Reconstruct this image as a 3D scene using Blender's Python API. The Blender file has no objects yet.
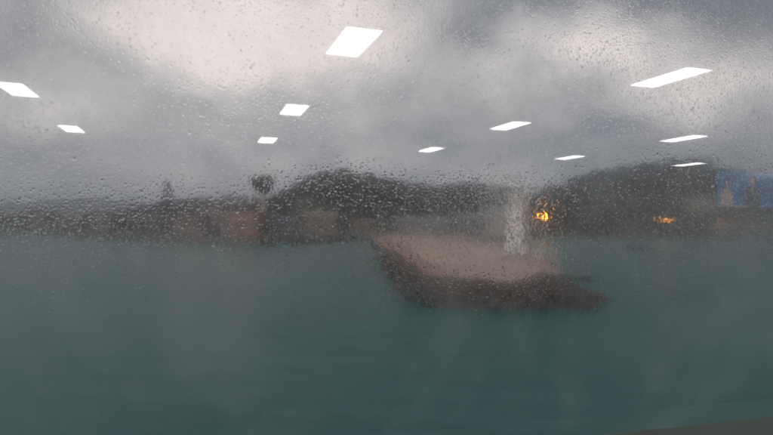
import bpy, bmesh, math, random
import numpy as np
from mathutils import Vector, Matrix
random.seed(7); rng = np.random.default_rng(7)

# ------------------------------------------------------------------ camera, sky, sun, exposure
SC = bpy.context.scene
COL = SC.collection
F, CX, HY, ROLL = 594.6, 386.5, 222.9, 0.017        # focal length and horizon, in photograph pixels
CAMZ = 9.0                                          # eye height above the sea
cam_d = bpy.data.cameras.new('camera'); cam = bpy.data.objects.new('camera', cam_d); COL.objects.link(cam)
cam_d.sensor_width = 36.0; cam_d.lens = 36.0 * F / 773.0
cam_d.clip_start = 0.02; cam_d.clip_end = 30000
PITCH = math.atan((HY - 217.5) / F)
cam.location = (0, 0, CAMZ)
cam.rotation_euler = (Matrix.Rotation(math.radians(90) + PITCH, 3, 'X') @ Matrix.Rotation(ROLL, 3, 'Z')).to_euler()
cam_d.dof.use_dof = True; cam_d.dof.focus_distance = 40.0; cam_d.dof.aperture_fstop = 17.0      # a phone lens focused far off
SC.camera = cam

def hor(px): return HY + math.tan(ROLL) * (px - CX)
def at(px, py, drop):
    """point that lies `drop` metres below the eye and shows at photograph pixel (px, py)"""
    y = drop * F / (py - hor(px)); return ((px - CX) / F * y, y)
def up(px, py, dist):
    """world height of photograph pixel (px, py) at distance dist"""
    return CAMZ + (hor(px) - py) / F * dist
def ax(px, dist): return (px - CX) / F * dist

SC.view_settings.view_transform = 'Standard'; SC.view_settings.look = 'None'
SC.view_settings.exposure = 0.0; SC.view_settings.gamma = 1.0
SC.cycles.use_adaptive_sampling = False
SC.cycles.sample_clamp_indirect = 0.0
SC.cycles.blur_glossy = 0.0
SC.cycles.max_bounces = 14; SC.cycles.transmission_bounces = 12; SC.cycles.volume_bounces = 0
SC.cycles.diffuse_bounces = 3; SC.cycles.glossy_bounces = 4

SUN_EL, SUN_AZ = math.radians(32), math.radians(200)    # azimuth from +Y, clockwise
W = bpy.data.worlds.new('World'); SC.world = W; W.use_nodes = True

class NT:
    """small helper for node trees"""
    def __init__(s, t): s.t = t; s.n = t.nodes; s.l = t.links
    def node(s, typ, **kw):
        n = s.n.new(typ)
        for k, v in kw.items(): setattr(n, k, v)
        return n
    def put(s, sock, v):
        if hasattr(v, 'is_linked'): s.l.new(v, sock)
        else: sock.default_value = v
    def math(s, op, a, b=None, c=None, clamp=False):
        n = s.node('ShaderNodeMath', operation=op, use_clamp=clamp)
        s.put(n.inputs[0], a)
        if b is not None: s.put(n.inputs[1], b)
        if c is not None: s.put(n.inputs[2], c)
        return n.outputs[0]
    def vmath(s, op, a, b=None):
        n = s.node('ShaderNodeVectorMath', operation=op)
        s.put(n.inputs[0], a)
        if b is not None: s.put(n.inputs[1] if op != 'SCALE' else n.inputs['Scale'], b)
        return n.outputs[0]
    def noise(s, vec, scale, detail=4, rough=.5, dist=0.0):
        n = s.node('ShaderNodeTexNoise'); s.put(n.inputs['Vector'], vec)
        n.inputs['Scale'].default_value = scale; n.inputs['Detail'].default_value = detail
        n.inputs['Roughness'].default_value = rough; n.inputs['Distortion'].default_value = dist
        return n.outputs['Fac'], n.outputs['Color']
    def ramp(s, fac, stops):
        n = s.node('ShaderNodeValToRGB'); s.put(n.inputs[0], fac)
        e = n.color_ramp.elements
        while len(e) < len(stops): e.new(.5)
        for el, (p, c) in zip(e, stops): el.position = p; el.color = (*c, 1)
        return n.outputs[0]
    def mix(s, f, a, b):
        n = s.node('ShaderNodeMix', data_type='RGBA')
        s.put(n.inputs[0], f); s.put(n.inputs[6], a); s.put(n.inputs[7], b)
        return n.outputs[2]

def make_sky():
    k = NT(W.node_tree); k.n.clear()
    co = k.node('ShaderNodeTexCoord').outputs['Generated']
    _, warp = k.noise(co, 5.0, 6, .62)
    wv = k.vmath('SCALE', k.vmath('SUBTRACT', warp, (.5, .5, .5)), .26)
    d = k.vmath('ADD', co, wv)
    flat = k.vmath('MULTIPLY', co, (1, 1, 2.0))                       # clouds lie flatter than they are wide
    sp = k.node('ShaderNodeSeparateXYZ'); k.put(sp.inputs[0], d)
    az = k.math('ARCTAN2', sp.outputs[0], sp.outputs[1]); el = k.math('ARCSINE', sp.outputs[2])
    # the large clouds and clear gaps of this evening: direction, angular size, lighter or darker
    blobs = [(235, 16, 150, 40, .64), (262, 72, 62, 26, .42), (140, 42, 56, 32, .30), (375, 5, 60, 35, .30),
             (22, 88, 55, 18, .30), (-40, 20, 80, 60, -.05), (25, 22, 55, 42, -.20), (85, 70, 60, 14, -.05),
             (185, 112, 70, 24, -.17), (330, 90, 60, 14, -.08), (490, 52, 26, 16, .22), (405, 72, 50, 36, .24), (665, 8, 60, 18, -.22), (470, 20, 60, 30, -.10), (30, 38, 24, 14, .26), (395, 166, 90, 18, .08),
             (640, 2, 150, 24, -.44), (585, 60, 75, 24, .36), (700, 75, 90, 24, .34), (690, 98, 70, 14, .10),
             (690, 142, 140, 26, -.27), (560, 130, 60, 18, -.06), (230, 185, 60, 16, .08), (70, 165, 110, 28, -.14),
             (430, 120, 60, 20, -.04), (330, 128, 60, 10, .08), (520, 160, 80, 14, -.02)]
    f = .42
    n1, _ = k.noise(co, 2.6, 6, .55, .3)
    n2, _ = k.noise(flat, 8.0, 7, .62, .5)
    f = k.math('MULTIPLY_ADD', k.math('SUBTRACT', n1, .5), .55, f)
    f = k.math('MULTIPLY_ADD', k.math('SUBTRACT', n2, .5), .80, f)
    for (px, py, sx, sy, amp) in blobs:
        a0 = math.atan((px - CX) / F); e0 = math.atan((hor(px) - py) / F * math.cos(a0))
        u = k.math('MULTIPLY', k.math('SUBTRACT', az, a0), F / sx * math.cos(a0) ** -2 * math.cos(a0) ** 2)
        v = k.math('MULTIPLY', k.math('SUBTRACT', el, e0), F / sy)
        g = k.math('EXPONENT', k.math('MULTIPLY', k.math('ADD', k.math('MULTIPLY', u, u), k.math('MULTIPLY', v, v)), -.7))
        f = k.math('MULTIPLY_ADD', g, amp, f)
    c = k.ramp(f, [(0, (.20, .213, .24)), (.25, (.295, .303, .328)), (.45, (.455, .45, .46)), (.7, (.67, .635, .625)), (1, (1.0, .905, .875))])
    low = k.math('SUBTRACT', 1.0, k.math('MULTIPLY', el, 9.0), clamp=True)       # rain haze low over the sea
    c = k.mix(k.math('MULTIPLY', low, .75), c, (.295, .308, .325, 1))
    sky = k.node('ShaderNodeTexSky', sky_type='NISHITA', sun_disc=False, sun_elevation=SUN_EL, sun_rotation=SUN_AZ)
    c10 = k.vmath('SCALE', c, 10.0)
    c2 = k.mix(.03, c10, sky.outputs[0])                                           # hardly any clear sky between the clouds
    bg = k.node('ShaderNodeBackground'); k.put(bg.inputs[0], c2); bg.inputs[1].default_value = .1
    out = k.node('ShaderNodeOutputWorld'); k.l.new(bg.outputs[0], out.inputs[0])
make_sky()

sl = bpy.data.lights.new('sun', 'SUN'); sl.energy = 1.15; sl.angle = math.radians(25); sl.color = (1, .95, .9)
sun = bpy.data.objects.new('sun', sl); COL.objects.link(sun)
sun.rotation_euler = (math.radians(90) - SUN_EL, 0, -SUN_AZ + math.pi)
sun.location = (0, 0, 60)

# ------------------------------------------------------------------ helpers
def mat(name, col, rough=.7, var=.25, scale=3.0, bump=0.0, emit=None, estr=0.0, metal=0.0, col2=None):
    m = bpy.data.materials.new(name); m.use_nodes = True
    k = NT(m.node_tree); b = k.n['Principled BSDF']
    co = k.node('ShaderNodeTexCoord').outputs['Object']
    n, _ = k.noise(co, scale, 6, .6)
    c2 = col2 or tuple(x * (1 - var) for x in col); c1 = tuple(min(1, x * (1 + var * .6)) for x in col)
    k.put(b.inputs['Base Color'], k.ramp(n, [(.3, c2), (.7, c1)]))
    n2, _ = k.noise(co, scale * 3.1, 3, .5)
    k.put(b.inputs['Roughness'], k.math('MULTIPLY_ADD', n2, .2, rough - .1, clamp=True))
    b.inputs['Metallic'].default_value = metal
    if bump:
        bp = k.node('ShaderNodeBump'); bp.inputs['Strength'].default_value = .6; bp.inputs['Distance'].default_value = bump
        k.put(bp.inputs['Height'], n2); k.l.new(bp.outputs[0], b.inputs['Normal'])
    if emit:
        b.inputs['Emission Color'].default_value = (*emit, 1); b.inputs['Emission Strength'].default_value = estr
    return m

def tag(o, label=None, cat=None, group=None, kind=None):
    if label: o['label'] = label
    if cat: o['category'] = cat
    if group: o['group'] = group
    if kind: o['kind'] = kind
    return o
def link(name, data, m=None, parent=None, loc=None, rz=0.0):
    o = bpy.data.objects.new(name, data); COL.objects.link(o)
    if m is not None and data is not None and not data.materials: data.materials.append(m)
    if parent: o.parent = parent
    if loc is not None: o.location = loc
    if rz: o.rotation_euler = (0, 0, rz)
    return o
def empty(name, loc, rz=0.0, **kw):
    o = link(name, None, None, None, loc, rz); o.empty_display_size = .3
    return tag(o, **kw)
def pyd(verts, faces, smooth=False):
    me = bpy.data.meshes.new('mesh'); me.from_pydata([tuple(map(float, v)) for v in verts], [], [tuple(map(int, f)) for f in faces])
    if smooth: me.polygons.foreach_set('use_smooth', [True] * len(me.polygons))
    me.update(); return me
class MB:
    def __init__(s): s.v = []; s.f = []
    def add(s, V, Fc):
        b = len(s.v); s.v += [tuple(p) for p in V]; s.f += [tuple(b + i for i in f) for f in Fc]; return s
    def box(s, c, d, rz=0.0, taper=1.0):
        V = []
        for z in (-1, 1):
            t = taper if z > 0 else 1
            for x, y in ((-1, -1), (1, -1), (1, 1), (-1, 1)):
                X, Y = x * d[0] / 2 * t, y * d[1] / 2 * t
                V.append((c[0] + X * math.cos(rz) - Y * math.sin(rz), c[1] + X * math.sin(rz) + Y * math.cos(rz), c[2] + z * d[2] / 2))
        return s.add(V, [(3, 2, 1, 0), (4, 5, 6, 7), (0, 1, 5, 4), (1, 2, 6, 5), (2, 3, 7, 6), (3, 0, 4, 7)])
    def lathe(s, prof, n=24, c=(0, 0, 0)):
        V = []; Fc = []
        for r, z in prof:
            for i in range(n):
                a = 2 * math.pi * i / n; V.append((c[0] + r * math.cos(a), c[1] + r * math.sin(a), c[2] + z))
        for j in range(len(prof) - 1):
            for i in range(n):
                Fc.append((j * n + i, j * n + (i + 1) % n, (j + 1) * n + (i + 1) % n, (j + 1) * n + i))
        Fc.append(tuple(range(n))[::-1]); Fc.append(tuple((len(prof) - 1) * n + i for i in range(n)))
        return s.add(V, Fc)
    def tube(s, p, q, r, r2=None, n=8):
        p, q = Vector(p), Vector(q); d = (q - p).normalized(); r2 = r if r2 is None else r2
        a = d.orthogonal().normalized(); b = d.cross(a); V = []
        for o, rr in ((p, r), (q, r2)):
            for i in range(n):
                t = 2 * math.pi * i / n; V.append(o + (a * math.cos(t) + b * math.sin(t)) * rr)
        Fc = [(i, (i + 1) % n, n + (i + 1) % n, n + i) for i in range(n)] + [tuple(range(n))[::-1], tuple(range(n, 2 * n))]
        return s.add(V, Fc)
    def prism(s, poly, z0, z1):
        n = len(poly); V = [(x, y, z0) for x, y in poly] + [(x, y, z1) for x, y in poly]
        return s.add(V, [tuple(range(n))[::-1], tuple(range(n, 2 * n))] + [(i, (i + 1) % n, n + (i + 1) % n, n + i) for i in range(n)])
    def mesh(s, smooth=False):
        me = pyd(s.v, s.f, smooth)
        bm = bmesh.new(); bm.from_mesh(me); bmesh.ops.recalc_face_normals(bm, faces=bm.faces)
        bm.to_mesh(me); bm.free(); return me
    def build(s, name, m, parent=None, loc=None, rz=0.0, smooth=False):
        return link(name, s.mesh(smooth), m, parent, loc, rz)

# ------------------------------------------------------------------ the setting outside: sea, land, hills
def water_material():
    m = bpy.data.materials.new('sea_water'); m.use_nodes = True
    k = NT(m.node_tree); b = k.n['Principled BSDF']
    co = k.node('ShaderNodeTexCoord').outputs['Object']
    mp = k.node('ShaderNodeMapping'); k.put(mp.inputs[0], co); mp.inputs['Scale'].default_value = (.6, 1, 1); mp.inputs['Rotation'].default_value = (0, 0, .3)
    big, _ = k.noise(co, .02, 5, .6, .4)
    k.put(b.inputs['Base Color'], k.ramp(big, [(.3, (.006, .086, .081)), (.7, (.018, .126, .119))]))
    b.inputs['Roughness'].default_value = .16; b.inputs['IOR'].default_value = 1.33
    w1, _ = k.noise(mp.outputs[0], .35, 6, .62, .3); w2, _ = k.noise(mp.outputs[0], 2.2, 4, .6)
    h = k.math('MULTIPLY_ADD', w2, .22, w1)
    bp = k.node('ShaderNodeBump'); bp.inputs['Strength'].default_value = 1.0; bp.inputs['Distance'].default_value = 1.0
    k.put(bp.inputs['Height'], h); k.l.new(bp.outputs[0], b.inputs['Normal'])
    return m
S = 6000
tag(link('sea', pyd([(-S, -S, 0), (S, -S, 0), (S, S, 0), (-S, S, 0)], [(0, 1, 2, 3)]), water_material()), kind='structure', label='teal choppy harbour water under rain clouds')

M_land = mat('ground_tarmac', (.13, .115, .10), .9, .35, .05)
M_hill = mat('hill_soil', (.05, .055, .04), .95, .4, .03)
M_conc = mat('weathered_concrete', (.33, .30, .27), .85, .3, .6)
LZ = 1.8
shore = [(-2500, 340), (-420, 340), (-208, 318)] + [at(x, y, 9) for x, y in ((60, 235.5), (130, 240), (170, 243), (260, 246), (330, 243), (362, 240))]
shore += [(2, 300), (26, 300), (60, 345), (100, 405), at(560, 238, 9), at(640, 238.5, 9), at(773, 238, 9), (760, 850), (2600, 1100), (2600, 3400), (-2500, 3400)]
tag(MB().prism(shore, -3, LZ).build('land', M_land), kind='structure', label='low grey waterfront land behind the sea wall')

def prof_fn(pts, dist):
    xs = [ax(p, dist) for p, _ in pts]; zs = [up(p, y, dist) for p, y in pts]
    return lambda X: np.interp(X, xs, zs, left=LZ, right=LZ), xs[0], xs[-1]
def hill(name, pts, dist, half, label, tree_h):
    fn, x0, x1 = prof_fn(pts, dist); nx, ny = 90, 22
    ph = rng.uniform(0, 6, 4)
    def height(X, Y):
        t = np.clip(1 - ((Y - dist) / half) ** 2, 0, 1)
        wob = 1 + .05 * np.sin(X * .045 + ph[0]) + .05 * np.sin(Y * .06 + ph[1]) + .03 * np.sin((X + Y) * .11 + ph[2])
        return LZ - .6 + np.maximum(0, (fn(X) - tree_h - LZ)) * t ** .8 * wob
    V = []; Fc = []
    for j in range(ny + 1):
        for i in range(nx + 1):
            X = x0 + (x1 - x0) * i / nx; Y = dist - half + 2 * half * j / ny
            V.append((X, Y, float(height(X, Y))))
    for j in range(ny):
        for i in range(nx):
            a = j * (nx + 1) + i; Fc.append((a, a + 1, a + nx + 2, a + nx + 1))
    tag(link(name, pyd(V, Fc, True), M_hill), kind='structure', label=label)
    return height, x0, x1

def leaf_material(name, c1, c2):
    m = bpy.data.materials.new(name); m.use_nodes = True
    k = NT(m.node_tree); b = k.n['Principled BSDF']
    co = k.node('ShaderNodeTexCoord').outputs['Object']
    n, _ = k.noise(co, .12, 4, .6); n2, _ = k.noise(co, 1.3, 2, .5)
    k.put(b.inputs['Base Color'], k.ramp(k.math('MULTIPLY_ADD', n2, .5, k.math('MULTIPLY', n, .6)), [(.35, c1), (.75, c2)]))
    b.inputs['Roughness'].default_value = .7
    return m
M_leaf = leaf_material('dark_foliage', (.018, .024, .024), (.045, .052, .044))
M_leaf2 = leaf_material('olive_foliage', (.04, .045, .028), (.09, .085, .05))

def leaf_quads(cx, cy, cz, rx, rz, n, size):
    """n leaf clumps spread through an uneven ellipsoid crown; returns (4n,3)"""
    u = rng.normal(size=(n, 3)); u /= np.linalg.norm(u, axis=1)[:, None]
    r = rng.uniform(.35, 1, n) ** .6
    lump = 1 + .22 * np.sin(u[:, 0] * 5 + cx) * np.cos(u[:, 1] * 4 + cy) + .15 * np.sin(u[:, 2] * 6 + cz)
    c = u * (r * lump)[:, None] * np.array([rx, rx, rz]) + np.array([cx, cy, cz])
    a = rng.normal(size=(n, 3)); a /= np.linalg.norm(a, axis=1)[:, None]
    b = np.cross(a, rng.normal(size=(n, 3))); b /= np.linalg.norm(b, axis=1)[:, None]
    s = size * rng.uniform(.6, 1.4, n)[:, None]
    return np.stack([c - a * s, c + b * s * .7, c + a * s, c - b * s * .7], 1).reshape(-1, 3)
def quads_mesh(P):
    me = bpy.data.meshes.new('mesh'); nv = len(P); nf = nv // 4
    me.vertices.add(nv); me.vertices.foreach_set('co', P.astype(np.float32).ravel())
    me.loops.add(nv); me.loops.foreach_set('vertex_index', np.arange(nv, dtype=np.int32))
    me.polygons.add(nf); me.polygons.foreach_set('loop_start', np.arange(0, nv, 4, dtype=np.int32))
    me.update(calc_edges=True); return me
def wood(name, hf, dist, half, n, th, label, m, leaves=70, back=.25):
    height, x0, x1 = hf; parts = []; k = 0; tries = 0
    while k < n and tries < n * 30:
        tries += 1
        X = rng.uniform(x0, x1); Y = dist - half + rng.uniform(.02, 1 + back) * half
        z = float(height(X, Y))
        if z < LZ + 2.5 and rng.random() > .25: continue
        h = th * rng.uniform(.7, 1.3); w = h * rng.uniform(.36, .55)
        parts.append(leaf_quads(X, Y, z + h * .62, w, h * .45, leaves, th * .12)); k += 1
    tag(link(name, quads_mesh(np.concatenate(parts)), m), kind='stuff', label=label, cat='wood')

H1 = [(255, 214), (266, 205), (284, 194), (302, 185), (320, 178.5), (336, 176), (352, 176.5), (380, 179.5), (405, 184), (440, 188), (470, 188), (492, 190), (510, 196), (528, 205), (545, 216)]
H2 = [(508, 213), (524, 199), (545, 190), (570, 182), (600, 172), (630, 164.5), (655, 163), (690, 166), (715, 170), (745, 178), (773, 184), (850, 192), (950, 202), (1050, 214)]
H3 = [(130, 214), (150, 208), (180, 201), (220, 200), (250, 197), (285, 203), (310, 212)]
H4 = [(-260, 207), (-100, 202), (0, 203), (60, 202), (90, 198), (108, 196.5), (128, 199), (150, 204), (200, 206), (270, 208), (330, 214)]
h1 = hill('hill', H1, 600, 150, 'dark wooded hill behind the breakwater root', 7)
h2 = hill('hill', H2, 840, 190, 'tall dark wooded hill above the lamp-lit right shore', 9)
h3 = hill('hill', H3, 720, 120, 'low blue-grey ridge behind the pink harbour buildings', 6)
h4 = hill('hill', H4, 2300, 500, 'faint far blue hump on the left skyline', 8)
wood('hill_wood', h1, 600, 150, 520, 8.5, 'dense dark trees covering the hill left of the lighthouse', M_leaf)
wood('hill_wood', h2, 840, 190, 800, 11, 'dense dark trees covering the tall hill right of the lighthouse', M_leaf)
wood('hill_wood', h3, 720, 120, 200, 7.5, 'hazy trees on the low ridge behind the control tower', M_leaf)
wood('hill_wood', h4, 2300, 500, 420, 14, 'misty trees along the far blue hump', M_leaf, 40)

# ------------------------------------------------------------------ breakwater with its armour rocks
M_deck = mat('pier_deck', (.43, .30, .24), .85, .30, .09, .01, col2=(.27, .185, .15))
M_red = mat('red_paving', (.30, .17, .135), .85, .35, .15)
M_rock = mat('wet_rock', (.050, .038, .032), .55, .5, .9, .06)
M_white = mat('white_paint', (.80, .76, .73), .5, .10, .8)
DZ = 2.5; DROP = CAMZ - DZ
bw = empty('breakwater', (8, 150, 0), label='wide stone breakwater with red-brown deck curving out to the lighthouse', cat='breakwater')
def loc_of(x, y, z): return (x - 8, y - 150, z)
deck_px = [(427, 281), (470, 283), (530, 284), (553, 281), (561, 272), (556, 261), (530, 254), (500, 247.5), (470, 242.5), (440, 238.8), (420, 237.2)]
right = [at(x, y, DROP) for x, y in deck_px]
left = [(-4, 300)] + [at(x, y, DROP) for x, y in ((374, 239), (383, 247), (391, 255), (402, 265), (413, 273))]
deck = right + [(24, 312)] + left
MB().prism([(x - 8, y - 150) for x, y in deck], -2, DZ).build('deck', M_deck, bw)
# red paved strip along the inner edge, 4 mm above the deck
ip = left + right[:1]
strip = [(x + .8, y) for x, y in ip] + [(x + (5.2 if y < 150 else 7), y + 1.5) for x, y in ip][::-1]
b = MB(); n = len(ip)
b.add([(x - 8, y - 150, DZ + .004) for x, y in strip], [(i, i + 1, 2 * n - 2 - i, 2 * n - 1 - i) for i in range(n - 1)])
b.build('red_paving', M_red, bw)
# parapet along the outer edge
pw = MB(); pr = right[4:] + [(24, 312)]
for (xa, ya), (xb, yb) in zip(pr[:-1], pr[1:]):
    L = math.hypot(xb - xa, yb - ya); a = math.atan2(yb - ya, xb - xa)
    nx_, ny_ = -math.sin(a) * .9, math.cos(a) * .9
    pw.box(((xa + xb) / 2 + nx_ - 8, (ya + yb) / 2 + ny_ - 150, DZ + .9), (L + .5, .8, 1.8), a)
pw.build('parapet', M_conc, bw)
# coping kerb on the inner edge
kb = MB()
for (xa, ya), (xb, yb) in zip(ip[:-1], ip[1:]):
    L = math.hypot(xb - xa, yb - ya); a = math.atan2(yb - ya, xb - xa)
    kb.box(((xa + xb) / 2 + .35 - 8, (ya + yb) / 2 - 150, DZ + .12), (L, .4, .24), a)
kb.build('kerb', M_conc, bw)

def rock_mesh(seed):
    r = np.random.default_rng(seed); bm = bmesh.new(); bmesh.ops.create_icosphere(bm, subdivisions=1, radius=1)
    for v in bm.verts:
        v.co *= r.uniform(.72, 1.15); v.co.x *= 1.15; v.co.z *= .8
    me = bpy.data.meshes.new('rock'); bm.to_mesh(me); bm.free(); me.materials.append(M_rock); return me
ROCKS = [rock_mesh(i) for i in range(6)]
edge = left[1:] + right[:4] + [right[3], right[3]]
wet = [(-9, 292)] + [at(x, y, 9) for x, y in ((377, 251), (386, 266), (400, 285), (417, 299), (440, 307.5), (480, 309), (545, 309), (596, 308), (604, 301), (568, 289))]
def along(poly, t):
    L = [math.dist(a, b) for a, b in zip(poly[:-1], poly[1:])]; s = t * sum(L)
    for (a, b), l in zip(zip(poly[:-1], poly[1:]), L):
        if s <= l: return Vector(a).lerp(Vector(b), s / l)
        s -= l
    return Vector(poly[-1])
def resample(poly, n):
    # equal image-space weight: pair up corresponding corners
    m = len(poly) - 1; out = []
    for i in range(n):
        f = i / (n - 1) * m; j = min(int(f), m - 1); out.append(Vector(poly[j]).lerp(Vector(poly[j + 1]), f - j))
    return out
E_, W_ = resample(edge, 400), resample(wet, 400)
cand = []
for i in range(520):
    j = random.randrange(60, 400); t = random.uniform(-.16, 1.06)
    p = E_[j].lerp(W_[j], t); z = (DZ - .1) * (1 - t) - .1
    cand.append((p.x, p.y, z))
# heap core below the rocks so that no gap shows water
core = MB(); nE = 60; Ee, We = resample(edge, nE), resample(wet, nE)
core.add([(p.x - 8, p.y - 150, DZ - .35) for p in Ee] + [(p.x - 8, p.y - 150, -.5) for p in We], [(i, i + 1, nE + i + 1, nE + i) for i in range(nE - 1)])
core.build('rubble_core', M_rock, bw)
cand.sort(key=lambda c: c[1])
def put_rock(c, parent, s):
    o = link('rock', random.choice(ROCKS), None, parent, loc_of(*c))
    o.scale = (s * random.choice((.7, .85, 1.0, 1.0, 1.2, 1.6)),) * 3; o.rotation_euler = (random.uniform(-.5, .5), random.uniform(-.5, .5), random.uniform(0, 6.28))
for c in cand[:290]: put_rock(c, bw, .78 + .004 * max(0, c[1] - 70))
rest = MB()
for c in cand[290:]:
    me = random.choice(ROCKS); s = 1.2 + .003 * max(0, c[1] - 70); q = loc_of(*c); a = random.uniform(0, 6.28)
    rest.add([((v.co.x * math.cos(a) - v.co.y * math.sin(a)) * s + q[0], (v.co.x * math.sin(a) + v.co.y * math.cos(a)) * s + q[1], v.co.z * s + q[2]) for v in me.vertices], [tuple(p.vertices) for p in me.polygons])
tag(rest.build('far_rocks', M_rock, bw), kind='stuff')

# low reef off the head
rx, ry = at(573, 279.5, 9)
rf = empty('rock_reef', (rx, ry, 0), label='low dark reef breaking the water right of the breakwater head', cat='reef')
for i in range(11):
    o = link('rock', ROCKS[i % 6], None, rf, (-3 + i * .6 + random.uniform(-.2, .2), random.uniform(-.7, .7), random.uniform(-.1, .25)))
    o.scale = (random.uniform(.5, .85),) * 3; o.rotation_euler = (0, 0, random.uniform(0, 6))

# ------------------------------------------------------------------ lighthouse
M_dark = mat('dark_metal', (.05, .05, .055), .5, .2, 4)
M_glass = mat('dark_glass', (.05, .06, .07), .15, .2, 2)
lx, ly = at(516, 260.5, DROP); LH = up(516, 182.5, ly) - DZ; s = LH / 15.0
lt = empty('lighthouse', (lx, ly, DZ), label='tall slender white lighthouse at the end of the breakwater', cat='lighthouse')
MB().lathe([(2.7, 0), (2.7, .5), (2.3, .5), (2.3, .9)], 28).build('plinth', M_conc, lt)
tw = MB().lathe([(1.95, .88), (1.85, 1.6), (1.62, 5), (1.48, 9), (1.42, 11.4 * s)], 32).build('tower', M_white, lt, smooth=True)
MB().lathe([(1.45, 11.38 * s), (2.0, 11.8 * s), (2.1, 11.9 * s), (2.1, 12.1 * s), (1.2, 12.12 * s)], 28).build('gallery', M_white, lt)
rl = MB(); zt = 12.1 * s
for i in range(14):
    a = 2 * math.pi * i / 14; a2 = 2 * math.pi * (i + 1) / 14; c, c2 = (2.0 * math.cos(a), 2.0 * math.sin(a)), (2.0 * math.cos(a2), 2.0 * math.sin(a2))
    rl.tube((*c, zt), (*c, zt + 1), .03); rl.tube((*c, zt + 1), (*c2, zt + 1), .03); rl.tube((*c, zt + .5), (*c2, zt + .5), .02)
rl.build('railing', M_white, lt)
ln = MB().lathe([(1.05, zt - .02), (1.05, zt + .5), (1.0, zt + .5), (1.0, zt + 1.7), (1.12, zt + 1.7)], 16).build('lantern', M_white, lt)
gl = MB()
for i in range(8):
    a = 2 * math.pi * i / 8 + .2; gl.box((1.01 * math.cos(a), 1.01 * math.sin(a), zt + 1.1), (.04, .6, 1.0), a)
gl.build('glazing', M_glass, ln)
MB().lathe([(1.2, zt + 1.68), (1.1, zt + 1.95), (.75, zt + 2.3), (.25, zt + 2.5), (.08, zt + 2.55), (.06, zt + 3.1)], 20).build('dome', M_white, lt, smooth=True)
dr = MB().box((-.3, -1.88, 1.95), (.95, .22, 2.05)).build('door', mat('grey_door', (.25, .27, .28), .5), lt)
MB().box((.05, -2.02, 1.9), (.12, .06, .12)).build('handle', M_dark, dr)
for z in (4.6, 7.4, 10.0): MB().box((-.2, -1.66 + .02 * (z - 4.6), z), (.5, .18, .8)).build('window', M_glass, lt)

# equipment hut beside it
hx, hy = at(544, 258.5, DROP)
ht = empty('equipment_hut', (hx, hy, DZ), .2, label='small white flat-roofed hut right of the lighthouse', cat='hut')
MB().box((0, 0, 1.05), (3.0, 2.2, 2.1)).build('wall', M_white, ht); MB().box((0, 0, 2.19), (3.4, 2.6, .18)).build('roof', M_conc, ht)
MB().box((.5, -1.12, .95), (.8, .06, 1.8)).build('door', M_dark, ht); MB().box((-.8, -1.12, 1.25), (.7, .06, .6)).build('window', M_glass, ht)

# ------------------------------------------------------------------ waterfront buildings
WIN = MB().box((0, 0, 0), (1.4, .16, 1.3)).mesh(); WIN.materials.append(M_glass)
DOOR = MB().box((0, 0, 1.1), (1.3, .18, 2.2)).mesh(); DOOR.materials.append(M_dark)
def building(x0, x1, ytop, dist, col, roofcol, label, name='harbour_building', cat='building', depth=14, roof='flat', rz=0.0, group=None, wins=True):
    X = ax((x0 + x1) / 2, dist); w = (x1 - x0) / F * dist; h = up((x0 + x1) / 2, ytop, dist) - LZ
    e = empty(name, (X, dist, LZ), rz, label=label, cat=cat, group=group)
    mw = mat('render_wall', tuple(.72 * c for c in col), .85, .3, .25); mr = mat('roofing', tuple(.72 * c for c in roofcol), .8, .3, .3)
    hw = h if roof == 'flat' else h * .78
    if roof == 'dome': hw = h * .55
    MB().box((0, depth / 2, hw / 2), (w, depth, hw)).build('wall', mw, e)
    if roof == 'flat':
        r = MB().box((0, depth / 2, hw + .12), (w + .5, depth + .5, .24))
        for sx, sy, dx, dy in ((0, -.1, w + .5, .25), (0, depth + .1, w + .5, .25)): r.box((sx, sy, hw + .54), (dx, dy, .6))
        r.build('roof', mr, e)
    elif roof == 'gable':
        z0, z1 = hw, h; a = w / 2 + .4
        MB().add([(-a, -.5, z0), (a, -.5, z0), (a, depth / 2, z1), (-a, depth / 2, z1), (-a, depth + .5, z0), (a, depth + .5, z0)],
                 [(0, 1, 2, 3), (3, 2, 5, 4), (0, 3, 4), (1, 5, 2), (0, 4, 5, 1)]).build('roof', mr, e)
    else:
        V = []; Fc = []; N = 14
        for i in range(N + 1):
            t = math.pi * i / N
            V += [(-math.cos(t) * (w / 2 + .4), -.3, hw + math.sin(t) * (h - hw)), (-math.cos(t) * (w / 2 + .4), depth + .3, hw + math.sin(t) * (h - hw))]
        for i in range(N): Fc.append((2 * i, 2 * i + 2, 2 * i + 3, 2 * i + 1))
        Fc += [tuple(2 * i for i in range(N + 1)), tuple(2 * i + 1 for i in range(N, -1, -1))]
        MB().add(V, Fc).build('roof', mr, e)
    if wins:
        fl = max(1, int(hw / 3.4)); nc = max(1, min(9, int(w / 3.2)))
        for f in range(fl):
            for c in range(nc):
                if f == 0 and c == nc // 2: continue
                link('window', WIN, None, e, ((c + .5) / nc * w - w / 2, -.03, 1.9 + f * 3.3))
    link('door', DOOR, None, e, ((max(1, min(9, int(w / 3.2))) // 2 + .5) / max(1, min(9, int(w / 3.2))) * w - w / 2, -.03, .02))
    return e
PINK, BRN, GRY, DGR, TAN = (.33, .235, .205), (.17, .155, .145), (.28, .27, .27), (.12, .115, .115), (.32, .265, .21)
building(-60, -18, 214, 345, GRY, DGR, 'grey flat-roofed shed at the extreme left of the shore', rz=.1)
building(-12, 22, 214, 345, BRN, DGR, 'dark brown low warehouse, first from the left on the shore', roof='gable')
building(26, 48, 212, 350, GRY, DGR, 'grey flat-roofed block beside the brown warehouse on the left shore')
building(52, 84, 217, 330, (.21, .17, .15), BRN, 'long low brown shed with gable roof left of the mast', roof='gable')
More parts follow.
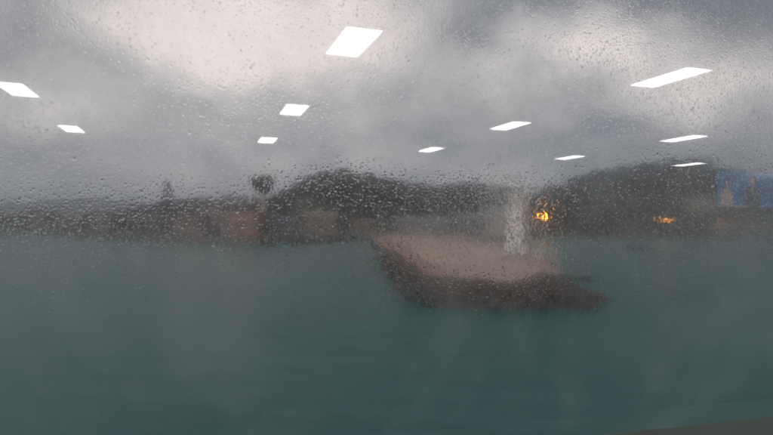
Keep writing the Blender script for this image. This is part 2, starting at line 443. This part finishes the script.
building(88, 110, 213, 322, GRY, (.12, .10, .10), 'pale grey block under the far blue hump')
building(113, 140, 219, 290, (.13, .12, .11), DGR, 'low dark shed at the water left of the mast', roof='gable')
building(143, 164, 213, 275, (.20, .19, .20), DGR, 'narrow grey block just left of the mast')
building(172, 200, 214, 243, PINK, (.20, .12, .11), 'small pink building with dark gabled roof right of the mast', roof='gable')
building(203, 222, 206, 262, (.27, .23, .24), (.12, .09, .11), 'mauve-grey block between the two pink buildings')
building(224, 258, 213, 232, (.38, .235, .20), (.26, .15, .13), 'larger pink harbour hall left of the control tower base', roof='flat')
building(275, 297, 215, 262, (.17, .19, .215), DGR, 'blue-grey flat-roofed shed below the hill foot')
building(300, 336, 211, 330, TAN, (.30, .25, .19), 'long tan building at the foot of the left hill', roof='gable')
building(340, 372, 220, 345, (.26, .225, .20), (.2, .17, .15), 'low brownish shed where the breakwater starts')
building(398, 452, 217, 430, (.23, .22, .21), (.24, .28, .27), 'long warehouse with pale green-grey roof behind the breakwater', roof='gable', depth=24)
building(456, 484, 214, 440, (.24, .22, .21), (.26, .30, .29), 'second green-grey roofed warehouse nearer the lighthouse', roof='gable', depth=24)
building(487, 507, 208, 425, (.50, .46, .43), (.4, .37, .35), 'pale cream block just left of the lighthouse')
building(552, 590, 222, 470, BRN, DGR, 'low dark brown shed right of the bright orange lamp', roof='gable')
building(596, 640, 221, 500, (.19, .15, .13), BRN, 'long brown flat building under the right hill')
building(672, 702, 222, 590, BRN, DGR, 'dark brown shed right of the second orange lamp', roof='gable')
building(712, 738, 219, 630, (.23, .18, .15), (.16, .13, .12), 'tan two-storey house beside the faint third lamp')
building(742, 790, 222, 650, BRN, DGR, 'dark low shed at the right end of the shore', roof='gable')
building(694, 718, 195, 668, (.20, .19, .17), (.34, .31, .26), 'pale round-roofed hall standing against the right hill', name='domed_hall', cat='hall', roof='dome', depth=26)

# sea wall along the shore: one thing
sw = MB(); line = shore[1:9]
for (xa, ya), (xb, yb) in zip(line[:-1], line[1:]):
    L = math.hypot(xb - xa, yb - ya); a = math.atan2(yb - ya, xb - xa)
    sw.box(((xa + xb) / 2 + math.sin(a) * -.5, (ya + yb) / 2 + math.cos(a) * .5, LZ + .45), (L + .3, .5, .9), a)
tag(sw.build('sea_wall', mat('dark_seawall', (.12, .10, .085), .8, .4, .3)), 'dark brown sea wall edging the left shore', 'wall')
sw = MB(); line = shore[12:17]
for (xa, ya), (xb, yb) in zip(line[:-1], line[1:]):
    L = math.hypot(xb - xa, yb - ya); a = math.atan2(yb - ya, xb - xa)
    sw.box(((xa + xb) / 2 + math.sin(a) * -.5, (ya + yb) / 2 + math.cos(a) * .5, LZ + .45), (L + .3, .5, .9), a)
tag(sw.build('sea_wall', mat('grey_seawall', (.14, .12, .105), .8, .4, .3)), 'low brown sea wall below the right hill', 'wall')

# control tower: pale stem, dark glazed cab flaring outwards
D = 300; tx = ax(262, D); tz = up(262, 177, D) - LZ
ct = empty('control_tower', (tx, D, LZ), label='harbour control tower with dark flared cab on a slim pale stem', cat='tower')
MB().lathe([(2.4, 0), (2.2, 1), (1.7, 3), (1.6, tz - 8)], 20).build('stem', mat('tower_concrete', (.34, .28, .25), .8), ct, smooth=True)
cb = MB().lathe([(1.7, tz - 8.5), (3.6, tz - 6.8), (5.9, tz - 3.6), (6.3, tz - 1.8), (6.0, tz - .4)], 16).build('cab', mat('cab_glass', (.045, .055, .05), .35, .3, 1), ct)
mu = MB()
for i in range(16):
    a = 2 * math.pi * i / 16; mu.tube((3.4 * math.cos(a), 3.4 * math.sin(a), tz - 6.6), (5.65 * math.cos(a), 5.65 * math.sin(a), tz - 3.6), .12, n=5)
mu.build('mullion', mat('mullion_metal', (.20, .21, .19), .5), cb)
MB().lathe([(6.2, tz - .42), (5.8, tz + .1), (3.2, tz + .4)], 16).build('roof', M_dark, ct)
MB().tube((0, 0, tz), (0, 0, tz + 3.2), .16, .06).build('antenna', M_dark, ct)

# lattice mast
D = 262; mx = ax(167, D); mz = up(167, 182, D) - LZ
ms = empty('radio_mast', (mx, D, LZ), label='dark tapering lattice mast rising from the left shore', cat='mast')
lg = MB(); br = MB()
def mw_(z): return 2.1 * (1 - z / mz) + .65
for sx, sy in ((-1, -1), (1, -1), (1, 1), (-1, 1)):
    MB().tube((sx * mw_(0), sy * mw_(0), 0), (sx * mw_(mz), sy * mw_(mz), mz), .34, .2, 6).build('leg', M_dark, ms)
cs = ((-1, -1), (1, -1), (1, 1), (-1, 1))
for i in range(9):
    z0, z1 = mz * i / 9, mz * (i + 1) / 9
    for j in range(4):
        a, b2 = cs[j], cs[(j + 1) % 4]
        br.tube((a[0] * mw_(z0), a[1] * mw_(z0), z0), (b2[0] * mw_(z1), b2[1] * mw_(z1), z1), .17, n=5)
        br.tube((b2[0] * mw_(z0), b2[1] * mw_(z0), z0), (a[0] * mw_(z1), a[1] * mw_(z1), z1), .17, n=5)
br.build('bracing', M_dark, ms)
MB().box((0, 0, mz * .72), (2.9, 2.9, .35)).build('platform', M_dark, ms)
for zf, xo in ((.66, -1.1), (.8, 1.0), (.88, -.8)): MB().tube((xo, -1.3, mz * zf), (xo, -.4, mz * zf), .85, .85, 12).build('dish', M_dark, ms); MB().tube((0, 0, mz - .2), (0, 0, mz + 1.6), .1, .05).build('antenna', M_dark, ms)

# shoreline trees between the buildings
def tree(px, ytop, dist, wpx, label, m=M_leaf2):
    X = ax(px, dist); h = up(px, ytop, dist) - LZ; w = wpx / F * dist / 2
    e = empty('tree', (X, dist, LZ), label=label, cat='tree', group='trees along the shore')
    t = MB(); t.tube((0, 0, -.2), (.2, 0, h * .5), h * .035, h * .02); t.tube((.2, 0, h * .45), (w * .5, .3, h * .8), h * .018, h * .008); t.tube((.2, 0, h * .4), (-w * .5, -.2, h * .75), h * .018, h * .008)
    t.build('trunk', mat('bark', (.07, .055, .045), .9), e)
    link('crown', quads_mesh(leaf_quads(0, 0, h * .62, w, h * .38, 260, h * .06)), m, e)
tree(3, 215, 326, 22, 'bushy dark tree at the left edge of the shore')
tree(50, 214, 312, 16, 'small round tree between the grey block and the gabled shed')
tree(86, 213, 300, 18, 'dark tree right of the long brown shed')
tree(126, 217, 262, 20, 'low bushy tree in front of the dark waterside shed')
tree(268, 222, 226, 14, 'small dark tree at the foot of the control tower')
tree(345, 217, 320, 16, 'round tree beside the long tan building')
tree(525, 212, 450, 22, 'dark tree just right of the lighthouse shaft')
tree(605, 216, 488, 24, 'broad dark tree under the tall right hill')
tree(650, 217, 520, 20, 'dark tree left of the second orange lamp')
tree(690, 216, 575, 22, 'dark tree in front of the round-roofed hall')

# street lamps, lit orange
def lamp(px, py, dist, r, strength, label):
    X = ax(px, dist); h = up(px, py, dist) - LZ
    e = empty('street_lamp', (X, dist, LZ), label=label, cat='street lamp', group='lit orange lamps on the far shore')
    MB().tube((0, 0, 0), (0, 0, h + .2), .22, .12, 8).build('pole', M_dark, e)
    MB().tube((0, 0, h + .1), (0, -1.2, h + .5), .1, .08, 6).build('arm', M_dark, e)
    MB().lathe([(r * .7, h + r * .55 + .05), (r * .5, h + r * .8 + .05), (.1, h + r * .95)], 12, (0, -1.3, 0)).build('hood', M_dark, e)
    m = bpy.data.materials.new('sodium_lamp'); m.use_nodes = True; k = NT(m.node_tree); b_ = k.n['Principled BSDF']
    b_.inputs['Base Color'].default_value = (.8, .4, .1, 1); b_.inputs['Emission Color'].default_value = (1, .36, .035, 1); b_.inputs['Emission Strength'].default_value = strength
    MB().lathe([(.05, h - r), (r * .6, h - r * .8), (r * .95, h - r * .2), (r * .8, h + r * .45)], 14, (0, -1.3, 0)).build('bulb', m, e, smooth=True)
lamp(542, 216, 452, 1.3, 40, 'brightest orange lamp just right of the lighthouse')
lamp(665, 219.5, 520, 1.1, 17, 'second orange lamp low under the right hill')
lamp(720, 223, 600, 1.2, 3, 'faint third orange lamp beside the tan house')

# ------------------------------------------------------------------ craft on the water
bx_, by_ = at(638, 249.5, 9)
bt = empty('fishing_boat', (bx_, by_, 0), .1, label='small dark fishing boat on open water below the right hill', cat='boat')
sec = [(-5.2, .9, .9), (-3, 1.35, .85), (0, 1.5, .9), (3, 1.2, 1.15), (5.4, .05, 1.7)]
V = []; Fc = []
for x, w, z in sec: V += [(x, -w, z), (x, -w * .6, -.3), (x, w * .6, -.3), (x, w, z)]
for i in range(4):
    for j in range(3): Fc.append((4 * i + j, 4 * i + 4 + j, 4 * i + 5 + j, 4 * i + 1 + j))
    Fc.append((4 * i + 3, 4 * i + 7, 4 * i + 4, 4 * i))
Fc += [(0, 1, 2, 3), (16, 19, 18, 17)]
MB().add(V, Fc).build('hull', mat('hull_paint', (.06, .06, .065), .5), bt)
wh = MB().box((-2, 0, 1.6), (2.4, 1.7, 1.5), taper=.9).build('wheelhouse', mat('grey_paint', (.14, .14, .15), .5), bt)
MB().box((-.85, 0, 1.9), (.12, 1.2, .5)).build('window', M_glass, wh); MB().tube((-2, 0, 2.3), (-2, 0, 4.0), .07).build('mast', M_dark, bt)

# ------------------------------------------------------------------ the lounge: window wall, room, ceiling lights, television
TH, PD, HC = 0.307, 0.70, 1.2                     # window faces this much left of the view; its distance; ceiling above the eye
vS, nN = Vector((math.cos(TH), math.sin(TH), 0)), Vector((-math.sin(TH), math.cos(TH), 0))
def room(s, q, z): return vS * s + nN * (PD - q) + Vector((0, 0, CAMZ + z))       # s along the window, q inwards from it, z from the eye
FLZ = -1.35
S0, S1, ZS, ZT = -1.5, 2.4, -.301, .85            # the window opening
R0, R1, RQ = -6.0, 10.5, 11.5
M_wall = mat('lounge_wall', (.12, .115, .11), .8, .1, 2)
M_ceil = mat('lounge_ceiling', (.16, .16, .16), .9, .1, 2)
M_floor = mat('lounge_carpet', (.022, .022, .025), .95, .3, 8)
M_frame = mat('window_frame_paint', (.19, .235, .18), .55, .12, 6)
def rbox(name, s0, s1, q0, q1, z0, z1, m, parent=None):
    c = room((s0 + s1) / 2, (q0 + q1) / 2, (z0 + z1) / 2)
    me = MB().box((0, 0, 0), (s1 - s0, q1 - q0, z1 - z0)).mesh()
    if parent: return link(name, me, m, parent, (Matrix.Rotation(-TH, 3, 'Z') @ (c - parent.location)))
    return link(name, me, m, None, c, TH)
CT = HC + .012
for nm, a in (('floor', (R0, R1, -.2, RQ, FLZ - .3, FLZ, M_floor)), ('ceiling', (R0, R1, -.2, RQ, CT, CT + .3, M_ceil)),
              ('wall_back', (R0, R1, RQ, RQ + .2, FLZ - .3, CT + .3, M_wall)), ('wall_left', (R0 - .2, R0, -.2, RQ + .2, FLZ - .3, CT + .3, M_wall)),
              ('wall_right', (R1, R1 + .2, -.2, RQ + .2, FLZ - .3, CT + .3, M_wall)),
              ('wall_window_below', (S0, S1, -.2, 0, FLZ, ZS - .11, M_wall)), ('wall_window_above', (S0, S1, -.2, 0, ZT + .04, CT, M_wall)),
              ('wall_window_side', (R0, S0, -.2, 0, FLZ, CT, M_wall)), ('wall_window_side', (S1, R1, -.2, 0, FLZ, CT, M_wall))):
    tag(rbox(nm, *a), kind='structure')
wn = empty('lounge_window', room((S0 + S1) / 2, 0, ZS - .10), TH, label='wide rain-spattered window pane that the harbour is seen through', cat='window')
rbox('sill', S0, S1, -.026, .05, ZS - .10, ZS, M_frame, wn)
rbox('frame', S0, S1, -.12, -.04, ZS - .10, ZS - .07, M_frame, wn); rbox('frame', S0, S1, -.12, .02, ZT, ZT + .04, M_frame, wn)
rbox('frame', S0, S0 + .04, -.12, .02, ZS, ZT, M_frame, wn); rbox('frame', S1 - .04, S1, -.12, .02, ZS, ZT, M_frame, wn)

# pane: a smooth inner face that mirrors the room, an outer face covered by an uneven film of water
def pane_inner():
    m = bpy.data.materials.new('glass_inner_face'); m.use_nodes = True; k = NT(m.node_tree); k.n.clear()
    fr = k.node('ShaderNodeFresnel'); fr.inputs[0].default_value = 1.5
    g = k.node('ShaderNodeBsdfGlossy'); g.inputs['Roughness'].default_value = .022; g.inputs['Color'].default_value = (1, 1, 1, 1)
    r = k.node('ShaderNodeBsdfRefraction'); r.inputs['Roughness'].default_value = 0.0; r.inputs['IOR'].default_value = 1.5
    mx = k.node('ShaderNodeMixShader'); k.put(mx.inputs[0], k.math('MULTIPLY_ADD', fr.outputs[0], .9, .06))
    k.l.new(r.outputs[0], mx.inputs[1]); k.l.new(g.outputs[0], mx.inputs[2])
    o = k.node('ShaderNodeOutputMaterial'); k.l.new(mx.outputs[0], o.inputs[0]); return m
def pane_outer():
    m = bpy.data.materials.new('glass_wet_outer_face'); m.use_nodes = True; k = NT(m.node_tree); k.n.clear()
    co = k.node('ShaderNodeTexCoord').outputs['Object']
    mp = k.node('ShaderNodeMapping'); k.put(mp.inputs[0], co); mp.inputs['Scale'].default_value = (1, 1, .55)
    n1, _ = k.noise(mp.outputs[0], 140, 3, .55); n2, _ = k.noise(co, 6, 3, .5)
    h = n1
    bp = k.node('ShaderNodeBump'); bp.inputs['Strength'].default_value = 1.0; bp.inputs['Distance'].default_value = .00013
    k.put(bp.inputs['Height'], h)
    r = k.node('ShaderNodeBsdfRefraction'); r.inputs['IOR'].default_value = 1.5
    k.put(r.inputs['Roughness'], k.math('MULTIPLY_ADD', n2, .08, .035)); k.l.new(bp.outputs[0], r.inputs['Normal'])
    r2 = k.node('ShaderNodeBsdfRefraction'); r2.inputs['IOR'].default_value = 1.5; r2.inputs['Roughness'].default_value = .21      # fine mist between the drops
    mr = k.node('ShaderNodeMixShader'); mr.inputs[0].default_value = .25; k.l.new(r.outputs[0], mr.inputs[1]); k.l.new(r2.outputs[0], mr.inputs[2])
    t = k.node('ShaderNodeBsdfTranslucent'); t.inputs[0].default_value = (.9, .9, .9, 1)
    mx = k.node('ShaderNodeMixShader'); n3, _ = k.noise(co, 4.5, 5, .6, .4); k.put(mx.inputs[0], k.math('MULTIPLY_ADD', k.math('SUBTRACT', n3, .44, clamp=True), .80, .002)); k.l.new(mr.outputs[0], mx.inputs[1]); k.l.new(t.outputs[0], mx.inputs[2])
    o = k.node('ShaderNodeOutputMaterial'); k.l.new(mx.outputs[0], o.inputs[0]); return m
pw_, ph_, pt = S1 - S0 - .06, ZT - ZS + .02, .008
pm = MB().box((0, 0, 0), (pw_, pt, ph_)).mesh(); pm.materials.append(pane_inner()); pm.materials.append(pane_outer())
for p in pm.polygons: p.material_index = 1 if p.normal.y > .5 else 0
pc = room((S0 + S1) / 2, -.03, (ZS + ZT) / 2 + .0)
link('pane', pm, None, wn, Matrix.Rotation(-TH, 3, 'Z') @ (pc - wn.location))

# rain drops: shallow caps of water standing on the outer face
def drop_material():
    m = bpy.data.materials.new('rain_water'); m.use_nodes = True; k = NT(m.node_tree); k.n.clear()
    r = k.node('ShaderNodeBsdfRefraction'); r.inputs['IOR'].default_value = 1.33; r.inputs['Roughness'].default_value = .03
    o = k.node('ShaderNodeOutputMaterial'); k.l.new(r.outputs[0], o.inputs[0]); return m
def rain_drops():
    a0, a1, z0, z1 = -.72, 1.42, ZS + .004, .47
    cell = .0031; nx, nz = int((a1 - a0) / cell), int((z1 - z0) / cell)
    gx, gz = np.meshgrid(np.arange(nx), np.arange(nz)); gx, gz = gx.ravel(), gz.ravel()
    s = a0 + (gx + rng.uniform(.1, .9, gx.size)) * cell; z = z0 + (gz + rng.uniform(.1, .9, gx.size)) * cell
    patch = np.zeros(gx.size)
    for _ in range(10):
        fx, fz, p = rng.uniform(-24, 24), rng.uniform(-24, 24), rng.uniform(0, 6.28); patch += np.sin(fx * s + fz * z + p)
    keep = rng.random(gx.size) < np.clip(np.interp(z, [-.20, -.13, -.10, .05, .09, .16, .20], [.05, .12, .58, .60, .42, .45, .58]) * (1 + .13 * patch), .05, .95)
    s, z = s[keep], z[keep]; n = s.size
    r = np.clip(rng.lognormal(math.log(.00112), .26, n), .0006, .0024)
    hh = r * np.clip(rng.lognormal(math.log(.102), .24, n), .045, .165) * np.interp(z, [-.14, -.10, -.06, -.02], [.45, .62, .72, 1])
    K = 7; a = np.arange(K) / K * 2 * np.pi
    wob = 1 + .18 * np.sin(2 * a[None] + rng.uniform(0, 6.28, (n, 1))) + .12 * np.sin(3 * a[None] + rng.uniform(0, 6.28, (n, 1)))
    st = rng.uniform(1.0, 1.35, (n, 1))
    ex = r[:, None] * wob * np.cos(a)[None]; ez = r[:, None] * wob * np.sin(a)[None] * st
    V = np.zeros((n, 3 * K + 1, 3)); y0 = .0003
    V[:, :K, 0] = ex; V[:, :K, 2] = ez; V[:, :K, 1] = y0                              # base
    V[:, K:2 * K, 0] = ex; V[:, K:2 * K, 2] = ez; V[:, K:2 * K, 1] = y0               # rim of the cap
    V[:, 2 * K:3 * K, 0] = ex * .6; V[:, 2 * K:3 * K, 2] = ez * .6; V[:, 2 * K:3 * K, 1] = y0 + .64 * hh[:, None]
    V[:, 3 * K, 1] = y0 + hh
    V[:, 2 * K:, 2] -= (r * .27)[:, None] * st                                        # weight pulls the water down
    V[:, :, 0] += s[:, None]; V[:, :, 2] += z[:, None]
    idx = []; sizes = []
    idx += list(range(K)); sizes.append(K)                                            # base faces the pane
    for i in range(K):
        j = (i + 1) % K; idx += [K + j, K + i, 2 * K + i, 2 * K + j]; sizes.append(4)
    for i in range(K):
        j = (i + 1) % K; idx += [2 * K + j, 2 * K + i, 3 * K]; sizes.append(3)
    idx = np.array(idx); sizes = np.array(sizes); nv = 3 * K + 1
    me = bpy.data.meshes.new('drops'); me.vertices.add(n * nv); me.vertices.foreach_set('co', V.astype(np.float32).ravel())
    LI = (idx[None] + (np.arange(n) * nv)[:, None]).ravel().astype(np.int32)
    me.loops.add(LI.size); me.loops.foreach_set('vertex_index', LI)
    starts = np.concatenate([[0], np.cumsum(sizes)[:-1]]); LS = (starts[None] + (np.arange(n) * idx.size)[:, None]).ravel().astype(np.int32)
    me.polygons.add(LS.size); me.polygons.foreach_set('loop_start', LS)
    me.polygons.foreach_set('use_smooth', np.ones(LS.size, bool)); me.update(calc_edges=True)
    print('drops', n)
    o = link('rain_drops', me, drop_material(), None, vS * 0 + nN * (PD + .034) + Vector((0, 0, CAMZ)), TH)
    tag(o, 'countless small rain drops clinging to the window glass', 'rain drops', kind='stuff')
rain_drops()

# ceiling lights
M_lf = mat('light_frame', (.6, .6, .6), .5, .05)
M_ld = bpy.data.materials.new('light_diffuser'); M_ld.use_nodes = True
_b = M_ld.node_tree.nodes['Principled BSDF']; _b.inputs['Base Color'].default_value = (.8, .8, .8, 1); _b.inputs['Emission Color'].default_value = (1, .985, .96, 1); _b.inputs['Emission Strength'].default_value = 13
LA, LB, LL, LW = 2.137 * HC, 2.185 * HC, .516 * HC, .195 * HC
V0 = Vector((-.193 * HC, 3.272 * HC, 0)); q00 = V0.dot(nN) - PD; s00 = V0.dot(vS)
dif = MB().box((0, 0, 0), (LW, LL, .01)).mesh(); dif.materials.append(M_ld)
fm = MB()
for sx in (-1, 1): fm.box((sx * (LW / 2 + .008), 0, .002), (.016, LL + .032, .014))
for sy in (-1, 1): fm.box((0, sy * (LL / 2 + .008), .002), (LW, .016, .014))
frm = fm.mesh(); frm.materials.append(M_lf)
lights = {(0, 0): 'largest lit ceiling panel, reflected near the top middle of the window', (1, 0): 'lit ceiling panel reflected below the largest one, left of the middle',
          (2, 0): 'smallest lit ceiling panel reflected above the control tower', (1, -1): 'lit ceiling panel cut by the left edge of the picture',
          (2, -1): 'small lit ceiling panel reflected at far left beside the cut-off one', (0, 1): 'long lit ceiling panel reflected at upper right',
          (1, 1): 'lit ceiling panel reflected above the lighthouse', (2, 1): 'small lit ceiling panel reflected over the left wooded hill',
          (1, 2): 'lit ceiling panel reflected directly below the long upper right one', (2, 2): 'thin lit ceiling panel reflected over the left shoulder of the right hill',
          (2, 3): 'thinnest lit ceiling panel reflected just above the right hill top'}
for (i, j), lab in lights.items():
    e = empty('ceiling_light', room(s00 + j * LB, q00 + i * LA, HC), TH, label=lab, cat='ceiling light', group='ceiling lights reflected in the window')
    link('diffuser', dif, None, e, (0, 0, .006)); link('frame', frm, None, e, (0, 0, .006))

# hanging television
QT = 6.9
def virt(px, q):
    u_ = q + PD; dx = (px - CX) / F; t = u_ / (dx * nN.x + nN.y); return dx * t * vS.x + t * vS.y, t
sL, tL = virt(719, QT); TW_ = 1.22
zb, zt2 = (hor(745) - 213) / F * virt(745, QT)[1], (hor(745) - 172) / F * virt(745, QT)[1]
THh = zt2 - zb
tv = empty('television', room(sL + TW_ / 2, QT, zb), TH, label='wall television showing two presenters on blue, reflected at right', cat='television')
tv['label'] = 'hanging television showing two presenters on blue, reflected at right'
def emat(name, col, st, col2=None):
    m = bpy.data.materials.new(name); m.use_nodes = True; k = NT(m.node_tree); b_ = k.n['Principled BSDF']
    co = k.node('ShaderNodeTexCoord').outputs['Object']; n, _ = k.noise(co, 4, 3, .5)
    c = k.ramp(n, [(.35, col2 or col), (.65, col)]); k.put(b_.inputs['Emission Color'], c); b_.inputs['Emission Strength'].default_value = st
    b_.inputs['Base Color'].default_value = (.01, .01, .01, 1); return m
# local y points towards the window (+n)
MB().box((0, -.03, THh / 2), (TW_ + .03, .05, THh + .03)).build('case', M_dark, tv)
scr = MB().box((0, 0, THh / 2), (TW_, .006, THh)).build('screen', emat('screen_blue', (.035, .25, .66), 1.15, (.012, .11, .40)), tv)
def fig(x, h, w, cj, ch, cf):
    # a presenter in the picture: shoulders, neck, head and hair as flat print on the screen
    y = .004
    def poly(name, pts, c, st, dy):
        p = MB(); n = len(pts); p.add([(x + a * w, y + dy, b_ * h) for a, b_ in pts], [tuple(range(n))]); p.build(name, emat(name, c, st), scr)
    poly('jacket_image', [(-.5, .12), (.5, .12), (.52, .42), (.42, .60), (.16, .68), (-.16, .68), (-.42, .60), (-.52, .42)], cj, 1.0, 0)
    hair = [(.2 * math.cos(t), .84 + .135 * math.sin(t)) for t in [i * math.pi / 6 for i in range(12)]]
    poly('hair_image', hair, ch, 1.0, .001)
    face = [(.14 * math.cos(t), .80 + .105 * math.sin(t)) for t in [i * math.pi / 6 for i in range(12)]]
    poly('face_image', face, cf, 1.0, .002)
    poly('shirt_image', [(-.08, .68), (.08, .68), (.0, .42)], (.7, .7, .72), .8, .001)
# the mirror image runs left to right along +s
fig(-TW_ / 2 + .21, THh * .86, .25, (.72, .48, .47), (.02, .02, .02), (.8, .5, .4))
fig(-TW_ / 2 + .76, THh * .97, .36, (.03, .035, .05), (.015, .012, .012), (.75, .48, .38))
MB().box((-TW_ * .22, .0065, THh * .17), (TW_ * .5, .004, .04)).build('desk_image', emat('desk_image', (.45, .42, .47), .8), scr)
MB().box((0, .006, THh * .075), (TW_, .004, THh * .15)).build('desk_front_image', emat('desk_front_image', (.012, .016, .03), .5), scr)
for sx in (-.25, .25): MB().tube((sx, -.04, THh + .015), (sx, -.04, HC - zb + .01), .02).build('hanger', M_dark, tv)

# ------------------------------------------------------------------ rain haze in the air
hm = bpy.data.materials.new('rain_haze'); hm.use_nodes = True; k = NT(hm.node_tree); k.n.clear()
vo = k.node('ShaderNodeVolumePrincipled'); vo.inputs['Color'].default_value = (.80, .86, .93, 1); vo.inputs['Density'].default_value = .00034
o_ = k.node('ShaderNodeOutputMaterial'); k.l.new(vo.outputs[0], o_.inputs['Volume'])
HZ = MB().box((0, 0, 50), (2 * S + 200, 2 * S + 200, 110)).build('haze', hm); tag(HZ, 'thin grey rain haze over the harbour', 'haze', kind='stuff')
